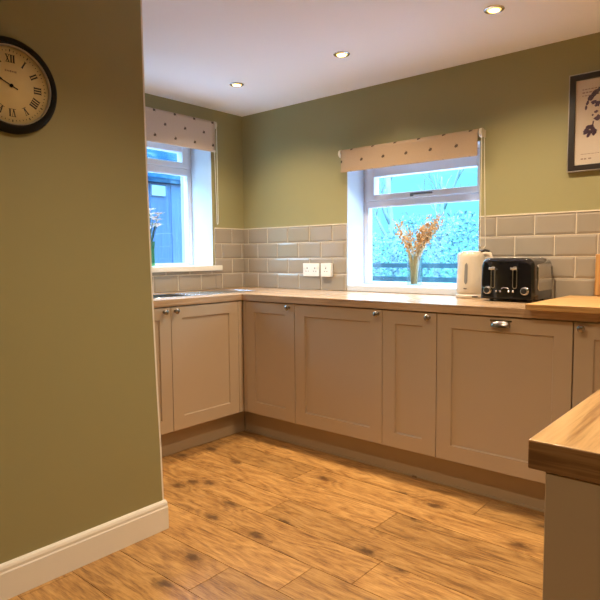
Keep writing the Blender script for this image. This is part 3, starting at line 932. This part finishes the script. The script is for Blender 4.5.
# dial plane: right (as seen) = +y, up = +z, at x
XD = .0129
def seg2(bm, p, q, w, x=XD):
    p = Vector(p); q = Vector(q); d = (q - p).normalized(); n = Vector((-d.y, d.x)) * w / 2
    P4 = [p + n, q + n, q - n, p - n]
    a = [bm.verts.new((x - .0006, v.x, v.y)) for v in P4]; b = [bm.verts.new((x, v.x, v.y)) for v in P4]
    bm.faces.new(a); bm.faces.new(b)
    for i in range(4): bm.faces.new((a[i], a[(i + 1) % 4], b[(i + 1) % 4], b[i]))
glyph_w = {'I': .0082, 'V': .0150, 'X': .0150}
nums = ['XII', 'I', 'II', 'III', 'IIII', 'V', 'VI', 'VII', 'VIII', 'IX', 'X', 'XI']
for h, s in enumerate(nums):
    bm = bmesh.new()
    a = math.radians(h * 30)
    up = Vector((math.sin(a), math.cos(a))); rt = Vector((math.cos(a), -math.sin(a)))
    tw_ = sum(glyph_w[c] for c in s); x = -tw_ / 2
    c0 = up * .0865; hh = .0120
    P2 = lambda u, v_: tuple(c0 + rt * u + up * v_)
    for c in s:
        w = glyph_w[c]; m_ = x + w / 2
        if c == 'I': seg2(bm, P2(m_, -hh), P2(m_, hh), .0050)
        elif c == 'V': seg2(bm, P2(m_ - .0045, hh), P2(m_, -hh), .0036); seg2(bm, P2(m_ + .0045, hh), P2(m_, -hh), .0016, XD - .0001)
        else: seg2(bm, P2(m_ - .0047, hh), P2(m_ + .0047, -hh), .0036); seg2(bm, P2(m_ + .0047, hh), P2(m_ - .0047, -hh), .0016, XD - .0001)
        x += w
    seg2(bm, P2(-tw_ / 2, hh), P2(tw_ / 2, hh), .0012, XD + .0001); seg2(bm, P2(-tw_ / 2, -hh), P2(tw_ / 2, -hh), .0012, XD + .0001)
    obj('numeral', bm, M_ink, dial)
bm = bmesh.new()
for i in range(60):
    a = math.radians(i * 6); u = Vector((math.sin(a), math.cos(a)))
    seg2(bm, u * .1085, u * (.1130 if i % 5 else .1160), .0016 if i % 5 else .003)
obj('minute_track', bm, M_ink, dial)
bm = bmesh.new()
for i in range(7): seg2(bm, (-.018 + i * .0055, .046), (-.018 + i * .0055 + .0036, .046), .005 if i % 3 else .0065)
obj('maker_lettering', bm, M_faint, dial)
def hand(name, deg, L_, w, x, tail=.022):
    bm = bmesh.new(); a = math.radians(deg); u = Vector((math.sin(a), math.cos(a)))
    seg2(bm, -u * tail, u * L_ * .96, w, x); seg2(bm, u * L_ * .55, u * L_ * .75, w * 2.2, x)
    return obj(name, bm, M_ink, ck)
hand('hour_hand', 296, .060, .003, .0150)
hand('minute_hand', 293, .094, .0022, .0165)
bm = bmesh.new(); lathe(bm, [(0, .0127), (.0055, .0127), (.0055, .0175), (.003, .019), (0, .019)], 20, M=RY90)
obj('centre_cap', bm, M_clockblk, ck, smooth=True)

# ------------------------------------------------------------------ picture
pf = empty('picture_frame', (2.352, -.001, 1.556)); tag(pf, 'dark framed plum-coloured print on cream paper, hung at right above the tiles', 'picture')
W_, H_ = .36, .462
fw_ = .026
bm = boxes((0, fw_, -.022, 0, 0, H_), (W_ - fw_, W_, -.022, 0, 0, H_), (fw_, W_ - fw_, -.022, 0, 0, fw_), (fw_, W_ - fw_, -.022, 0, H_ - fw_, H_))
for o_ in (0,): pass
fr_ = obj('frame', bm, M_frame, pf)
e_ = .0045
bm = boxes((-e_, 0, -.0235, 0, -e_, H_ + e_), (W_, W_ + e_, -.0235, 0, -e_, H_ + e_), (0, W_, -.0235, 0, -e_, 0), (0, W_, -.0235, 0, H_, H_ + e_))
obj('silver_edge', bm, M_silver, fr_, bevel=.001)
pr = obj('print', boxes((fw_ - .002, W_ - fw_ + .002, -.012, -.004, fw_ - .002, H_ - fw_ + .002)), M_print, pf)
# text lines, blots of colour and captions on the print
bm = bmesh.new()
rr = random.Random(3)
def words(x, z, n, h, wmax, sp=.004):
    cx = x
    for i in range(n):
        w = rr.uniform(.006, .014)
        if cx + w > wmax: break
        box(bm, cx, cx + w, -.0128, -.0121, z - h / 2, z + h / 2); cx += w + sp
for a_ in ((.056, H_ - .074, 12, .0045, .30), (.056, H_ - .089, 9, .006, .27), (.056, H_ - .104, 12, .0035, .30), (.056, .078, 14, .003, .30), (.056, .055, 2, .007, .085), (.090, .055, 2, .007, .116)):
    bm = bmesh.new(); words(*a_); obj('caption_line', bm, M_faint, pr)
bm = bmesh.new()
bm = bmesh.new()
def blot(cx, cz, r, k=9, el=1.0, rot=0):
    P_ = []
    for i in range(k * 2):
        a = 2 * PI * i / (k * 2); q = r * rr.uniform(.7, 1.15)
        x, z = q * math.cos(a) * el, q * math.sin(a)
        P_.append((cx + x * math.cos(rot) - z * math.sin(rot), cz + x * math.sin(rot) + z * math.cos(rot)))
    prism(bm, P_, lambda x, z: (x, -.0121, z), lambda x, z: (x, -.0129, z))
# spray of petals along an arc, and a loose flower at lower left
for cx, cz, r, el, ro in ((.100, .350, .013, 1.9, .9), (.118, .368, .012, 1.6, .5), (.140, .380, .012, 1.5, .2), (.165, .384, .011, 1.6, -.1),
                          (.080, .322, .007, 1.8, 1.3), (.074, .300, .006, 2.2, 1.5), (.108, .322, .010, 1.3, .3), (.125, .312, .012, 1.2, .8),
                          (.150, .325, .014, 1.3, .2), (.180, .34, .014, 1.2, 2), (.200, .31, .016, 1.1, 0), (.215, .35, .012, 1.4, 1), (.17, .285, .013, 1.3, .4),
                          (.120, .275, .007, 1.3, 0), (.105, .262, .005, 1, 0), (.128, .245, .013, 1.5, .4), (.150, .235, .010, 1.4, 1.4), (.19, .25, .014, 1.2, 0),
                          (.077, .190, .012, 1.7, 1.1), (.094, .206, .012, 1.5, .1), (.110, .190, .013, 1.6, -.9), (.096, .182, .010, 1.2, 0), (.088, .168, .008, 1.7, 1.2), (.112, .172, .008, 1.4, 1), (.108, .224, .004, 3, 1.4)):
    blot(cx, cz, r, el=el, rot=ro)
obj('flower_print', bm, M_plum, pr)
obj('glazing', boxes((fw_ - .001, W_ - fw_ + .001, -.0165, -.0150, fw_ - .001, H_ - fw_ + .001)), glass('picture_glass', gl=.04), pf)

# ------------------------------------------------------------------ downlights
dl0 = None
labels = [('recessed downlight in the ceiling nearest the room corner', (.576, -.595)), ('recessed downlight in the ceiling above the back window', (1.374, -.590)),
          ('recessed downlight at the top edge of the view above the dishwasher', (2.195, -.594)), ('recessed downlight in the ceiling above the corner beside the peninsula', (3.02, -.595)),
          ('recessed downlight in the ceiling above the peninsula end', (3.02, -2.05)), ('recessed downlight in the ceiling above the middle of the floor', (2.195, -2.05)),
          ('recessed downlight in the ceiling behind the clock wall end', (.55, -2.05)),
          ('recessed downlight in the ceiling behind the viewer at right', (3.02, -3.6)), ('recessed downlight in the ceiling behind the viewer at left', (2.1, -3.6))]
bm = bmesh.new(); lathe(bm, [(.030, -.0005), (.0435, -.0005), (.0435, -.003), (.040, -.006), (.033, -.007), (.030, -.005), (.029, -.0015)], 40)
rim_me = obj('rim', bm, M_steel, smooth=True)
bm = bmesh.new(); lathe(bm, [(0, -.0008), (.021, -.0008), (.0208, -.006), (.015, -.0080), (0, -.0086)], 32)
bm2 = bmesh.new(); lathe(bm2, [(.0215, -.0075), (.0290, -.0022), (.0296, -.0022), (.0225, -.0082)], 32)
refl_me = obj('reflector', bm2, emit('reflector_painted_glow', (1, .62, .16), 2.6), smooth=True)  # ring's own emission imitates the yellow halo round the lamp
lamp_me = obj('lamp', bm, M_lamp, smooth=True)
LP = [75, 75, 75, 55, 45, 75, 30, 40, 22]
for i, (lb, (x, y)) in enumerate(labels):
    r = empty('ceiling_downlight', (x, y, CEIL)); tag(r, lb, 'light', 'recessed ceiling downlights')
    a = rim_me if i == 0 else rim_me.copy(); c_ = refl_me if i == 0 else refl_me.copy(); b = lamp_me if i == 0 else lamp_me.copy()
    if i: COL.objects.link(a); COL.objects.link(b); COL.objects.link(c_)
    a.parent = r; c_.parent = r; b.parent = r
    l = bpy.data.lights.new('downlight_beam', 'SPOT'); l.energy = LP[i]; l.color = (1, .79, .54); l.spot_size = math.radians(138); l.spot_blend = .9
    l.shadow_soft_size = .028
    lo = bpy.data.objects.new('downlight_beam', l); COL.objects.link(lo); lo.location = (x, y, CEIL - .012)

# ------------------------------------------------------------------ vases
def vase(label, loc, hgt, r, gm, green):
    root = empty('flower_vase', loc); tag(root, label, 'vase')
    bm = bmesh.new()
    lathe(bm, [(0, .0004), (r * .92, .0004), (r, .004), (r * .98, .05), (r * .93, hgt * .6), (r * 1.05, hgt), (r * 1.05 - .003, hgt), (r * .93 - .003, hgt * .6), (r * .95 - .003, .055), (r * .9, .012), (0, .012)], 36)
    obj('glass_vessel', bm, gm, root, smooth=True)
    return root
# dried bunch
vx, vy = 1.435, .085
vz = T + .041
vase('clear glass vase on the back window sill holding dried flowers', (vx, vy, vz), .190, .050, M_vase, False)
bunch = empty('dried_flowers', (vx, vy, vz + .014)); tag(bunch, 'bunch of tan dried seed heads standing in the clear vase', 'dried flowers')
rr = random.Random(5)
bs_ = bmesh.new()
def blob(bm, c, r, sq=1.0):
    mt = Matrix.Translation(c) @ Matrix.Rotation(rr.uniform(0, 6), 4, 'Z') @ Matrix.Rotation(rr.uniform(0, 3), 4, 'X') @ Matrix.Diagonal((1, .8, 1.3 * sq, 1))
    bmesh.ops.create_icosphere(bm, subdivisions=1, radius=r, matrix=mt)
for i in range(84):
    bm = bmesh.new()
    right = rr.random() < .66
    if right: tx, ty, tz = rr.uniform(.02, .185), rr.uniform(-.05, .05), 0
    else: tx, ty, tz = rr.uniform(-.150, -.02), rr.uniform(-.05, .05), 0
    tz = rr.uniform(.28, .37) + (abs(tx) * .40 if right else abs(tx) * .42) 
    if not right: tz -= .02
    bxp, byp = rr.uniform(-.018, .012), rr.uniform(-.018, .018)
    pts = []
    for q in range(7):
        s = q / 6; e = s ** 2.2
        pts.append((bxp + (tx - bxp) * e, byp + (ty - byp) * e, s * tz))
    tube(bm, pts, [.0018 - .0009 * q / 6 for q in range(7)], 5)
    n_ = rr.randint(4, 8) if right else rr.randint(2, 5)
    for h in range(n_):
        s = rr.uniform(.66, 1.0); e = s ** 2.2
        c = Vector((bxp + (tx - bxp) * e, byp + (ty - byp) * e, s * tz)) + Vector((rr.uniform(-.02, .02), rr.uniform(-.018, .018), rr.uniform(-.018, .018)))
        blob(bs_, c, rr.uniform(.0045, .0085))
    obj('stalk', bm, M_stalk, bunch)
tag(obj('seed_heads', bs_, M_seed, bunch), kind='stuff')
# left sill
lx, lyv, lz = -.10, -.800, lz0 + .0365
vase('green glass vase on the sink window sill, half hidden by the partition', (lx, lyv, lz), .17, .042, M_vaseg, True)
fb = empty('white_flowers', (lx, lyv, lz + .014)); tag(fb, 'white flowers with dark stems standing in the green vase', 'flowers')
bm = bmesh.new(); bp = bmesh.new()
for i in range(9):
    tx, ty, tz = rr.uniform(-.05, .05), rr.uniform(-.03, .07), rr.uniform(.24, .37)
    pts = [(tx * (q / 5) ** 1.8, ty * (q / 5) ** 1.8, tz * q / 5) for q in range(6)]
    tube(bm, pts, .0026, 6)
    for s in (.55, .7, .8):
        q = Vector((tx * s ** 1.8, ty * s ** 1.8, tz * s)); d = Vector((rr.uniform(-1, 1), rr.uniform(-1, 1), .6)).normalized()
        a = [bm.verts.new(q), bm.verts.new(q + d * .02 + Vector((.006, -.006, 0))), bm.verts.new(q + d * .045), bm.verts.new(q + d * .02 - Vector((.006, -.006, 0)))]
        bm.faces.new(a)
    c = Vector((tx, ty, tz))
    for k in range(9):
        a = 2 * PI * k / 9; d = Vector((math.cos(a), math.sin(a), .35))
        t_ = Vector((-math.sin(a), math.cos(a), 0)) * .011
        vs = [bp.verts.new(c), bp.verts.new(c + d * .024 + t_ * 1.3), bp.verts.new(c + d * .046), bp.verts.new(c + d * .024 - t_ * 1.3)]
        bp.faces.new(vs)
    blob(bp, c, .008)
obj('stems', bm, M_stem, fb); obj('petals', bp, M_petal, fb)

# ------------------------------------------------------------------ garden
tag(obj('ground', boxes((-30, 14, -6, -.5, -.20, -.10)) if False else boxes((-30, 12, TB + .01, 40, -.25, -.12), (-30, -TL - .01, -8, TB + .01, -.25, -.12)), M_grass), 'pale green lawn outside', kind='structure')
M_bounce = plain('pale_bounce_slab', (.50, .47, .47), .9, noise=.1)
tag(obj('bounce_slab', boxes((-6, 10, TB + .02, 4.6, -.119, -.09), (-2.45, -TL - .02, -5, TB + .015, -.119, -.09)), M_bounce), 'unseen pale slab added outside both windows to bounce daylight indoors', kind='structure')  # added out of view to throw daylight up onto the ceiling
# post and rail fence
fe = empty('garden_fence', (-2, 5.2, -.12)); tag(fe, 'low dark post-and-rail fence across the lawn beyond the back window', 'fence')
for z in (.62, .84, 1.06): obj('rail', boxes((-5, 4.6, -.02, .02, z, z + .075)), M_fencew, fe, bevel=.004)
for i in range(6): obj('post', boxes((-5 + i * 1.85, -4.9 + i * 1.85, .021, .11, .0, 1.22)), M_fencew, fe, bevel=.006)
# hedge
rr = random.Random(21)
bm = bmesh.new()
for i in range(15000):
    x = rr.uniform(-9, 3.2); y = rr.uniform(-.55, .55); z = rr.uniform(0, 1) ** .8 * (1.95 + .25 * math.sin(x * 1.7) + .12 * math.sin(x * 5.1))
    c = Vector((x, y, z)); s = rr.uniform(.03, .065)
    u = Vector((rr.gauss(0, 1), rr.gauss(0, 1), rr.gauss(0, 1))).normalized(); w = u.cross(Vector((rr.gauss(0, 1), rr.gauss(0, 1), rr.gauss(0, 1)))).normalized()
    bm.faces.new([bm.verts.new(c + u * s), bm.verts.new(c + w * s * .5), bm.verts.new(c - u * s), bm.verts.new(c - w * s * .5)])
hd = obj('hedge', bm, M_leafh, loc=(0, 8.6, -.12)); tag(hd, 'pale leafy hedge standing behind the low garden fence', 'hedge')
def tree(label, x, y, h, r0, seed, lean_=0.0):
    rr = random.Random(seed); bm = bmesh.new()
    def br(p, d, L_, r, depth):
        pts = [p]; q = p.copy(); dd = d.copy()
        n = 5
        for i in range(n):
            dd = (dd + Vector((rr.uniform(-.12, .12), rr.uniform(-.12, .12), rr.uniform(-.03, .06)))).normalized()
            q = q + dd * L_ / n; pts.append(q.copy())
        tube(bm, pts, [r * (1 - .5 * i / n) for i in range(n + 1)], 7 if depth < 2 else 4)
        if depth < 4:
            for k in range(rr.randint(3, 4)):
                t_ = rr.uniform(.45, 1) if depth else rr.uniform(.5, 1)
                i = min(int(t_ * n), n)
                nd = (dd + Vector((rr.uniform(-.9, .9), rr.uniform(-.9, .9), rr.uniform(-.1, .5)))).normalized()
                br(pts[i], nd, L_ * rr.uniform(.45, .65), r * .42, depth + 1)
    br(Vector((0, 0, 0)), Vector((lean_, 0, 1)).normalized(), h, r0, 0)
    tag(obj('bare_tree', bm, M_bark, loc=(x, y, -.14)), label, 'tree')
tree('tallest pale bare tree at left behind the hedge in the back window', -4.35, 9.6, 3.4, .13, 3, -.06)
tree('slender pale bare tree with forked top near the hedge', -3.75, 10.4, 3.0, .10, 8, .05)
tree('thin bare tree further right beyond the hedge', -2.6, 12.5, 3.2, .08, 15, .03)
tree('small bare tree far right beyond the hedge', -4.3, 16.0, 3.0, .09, 22, -.02)
# blue-grey shed outside the left window
sh = empty('garden_shed', (-2.5, 1.6, -.12)); tag(sh, 'blue-grey boarded shed with mottled roof outside the sink window', 'shed')
bm = bmesh.new()
y = -1.6
i = 0
while y < 2.2:
    box(bm, -.03 - (.006 if i % 2 else 0), (.0 if i % 2 else .006), y, y + .146, 0, 2.14); y += .15; i += 1
box(bm, -1.8, -.04, -1.6, 2.2, 0, 2.14)
obj('board_wall', bm, M_shed, sh)
bm = bmesh.new()
prism(bm, [(.05, 2.145), (.05, 2.20), (-1.1, 3.05), (-2.2, 2.3), (-2.2, 2.22), (-1.1, 2.97)], lambda x, z: (x, -1.75, z), lambda x, z: (x, 2.35, z))
obj('roof', bm, M_roof, sh)
obj('vent_plate', boxes((.012, .03, -.69, -.50, 1.99, 2.11)), plain('pale_plate', (.13, .20, .24), .6), sh)

# ------------------------------------------------------------------ world
w = bpy.data.worlds.new('sky'); SC.world = w; w.use_nodes = True
nt = w.node_tree; bg = nt.nodes['Background']
tc = nt.nodes.new('ShaderNodeTexCoord'); sp = nt.nodes.new('ShaderNodeSeparateXYZ'); nt.links.new(tc.outputs['Generated'], sp.inputs[0])
rp = nt.nodes.new('ShaderNodeValToRGB'); nt.links.new(sp.outputs[2], rp.inputs[0])
cr = rp.color_ramp
cr.elements[0].position = 0.0; cr.elements[0].color = (.22, .86, 1.0, 1)
cr.elements[1].position = 1.0; cr.elements[1].color = (.32, .57, 1.0, 1)
e = cr.elements.new(.2); e.color = (.24, .86, 1.0, 1)
e = cr.elements.new(.5); e.color = (.36, .62, 1.0, 1)
st = nt.nodes.new('ShaderNodeMapRange'); nt.links.new(sp.outputs[2], st.inputs[0])
st.inputs[1].default_value = .18; st.inputs[2].default_value = .50; st.inputs[3].default_value = 1.2; st.inputs[4].default_value = 21
nt.links.new(rp.outputs[0], bg.inputs[0]); nt.links.new(st.outputs[0], bg.inputs[1])

# ------------------------------------------------------------------ camera
cam = bpy.data.cameras.new('camera'); co = bpy.data.objects.new('camera', cam); COL.objects.link(co)
cam.sensor_width = 36; cam.lens = 573.37 / 600 * 36; cam.clip_start = .02; cam.clip_end = 200
r = Vector((.75952617, .65041762, -.00877032)); u = Vector((-.04301914, .06367993, .99704274)); f = Vector((-.64905266, .75690276, -.07634698))
co.matrix_world = Matrix(((r.x, u.x, -f.x, 3.2225), (r.y, u.y, -f.y, -3.1001), (r.z, u.z, -f.z, 1.1467), (0, 0, 0, 1)))
SC.camera = co
vs = SC.view_settings
vs.view_transform = 'Standard'; vs.look = 'None'; vs.exposure = 0.2; vs.gamma = 1; vs.use_curve_mapping = False
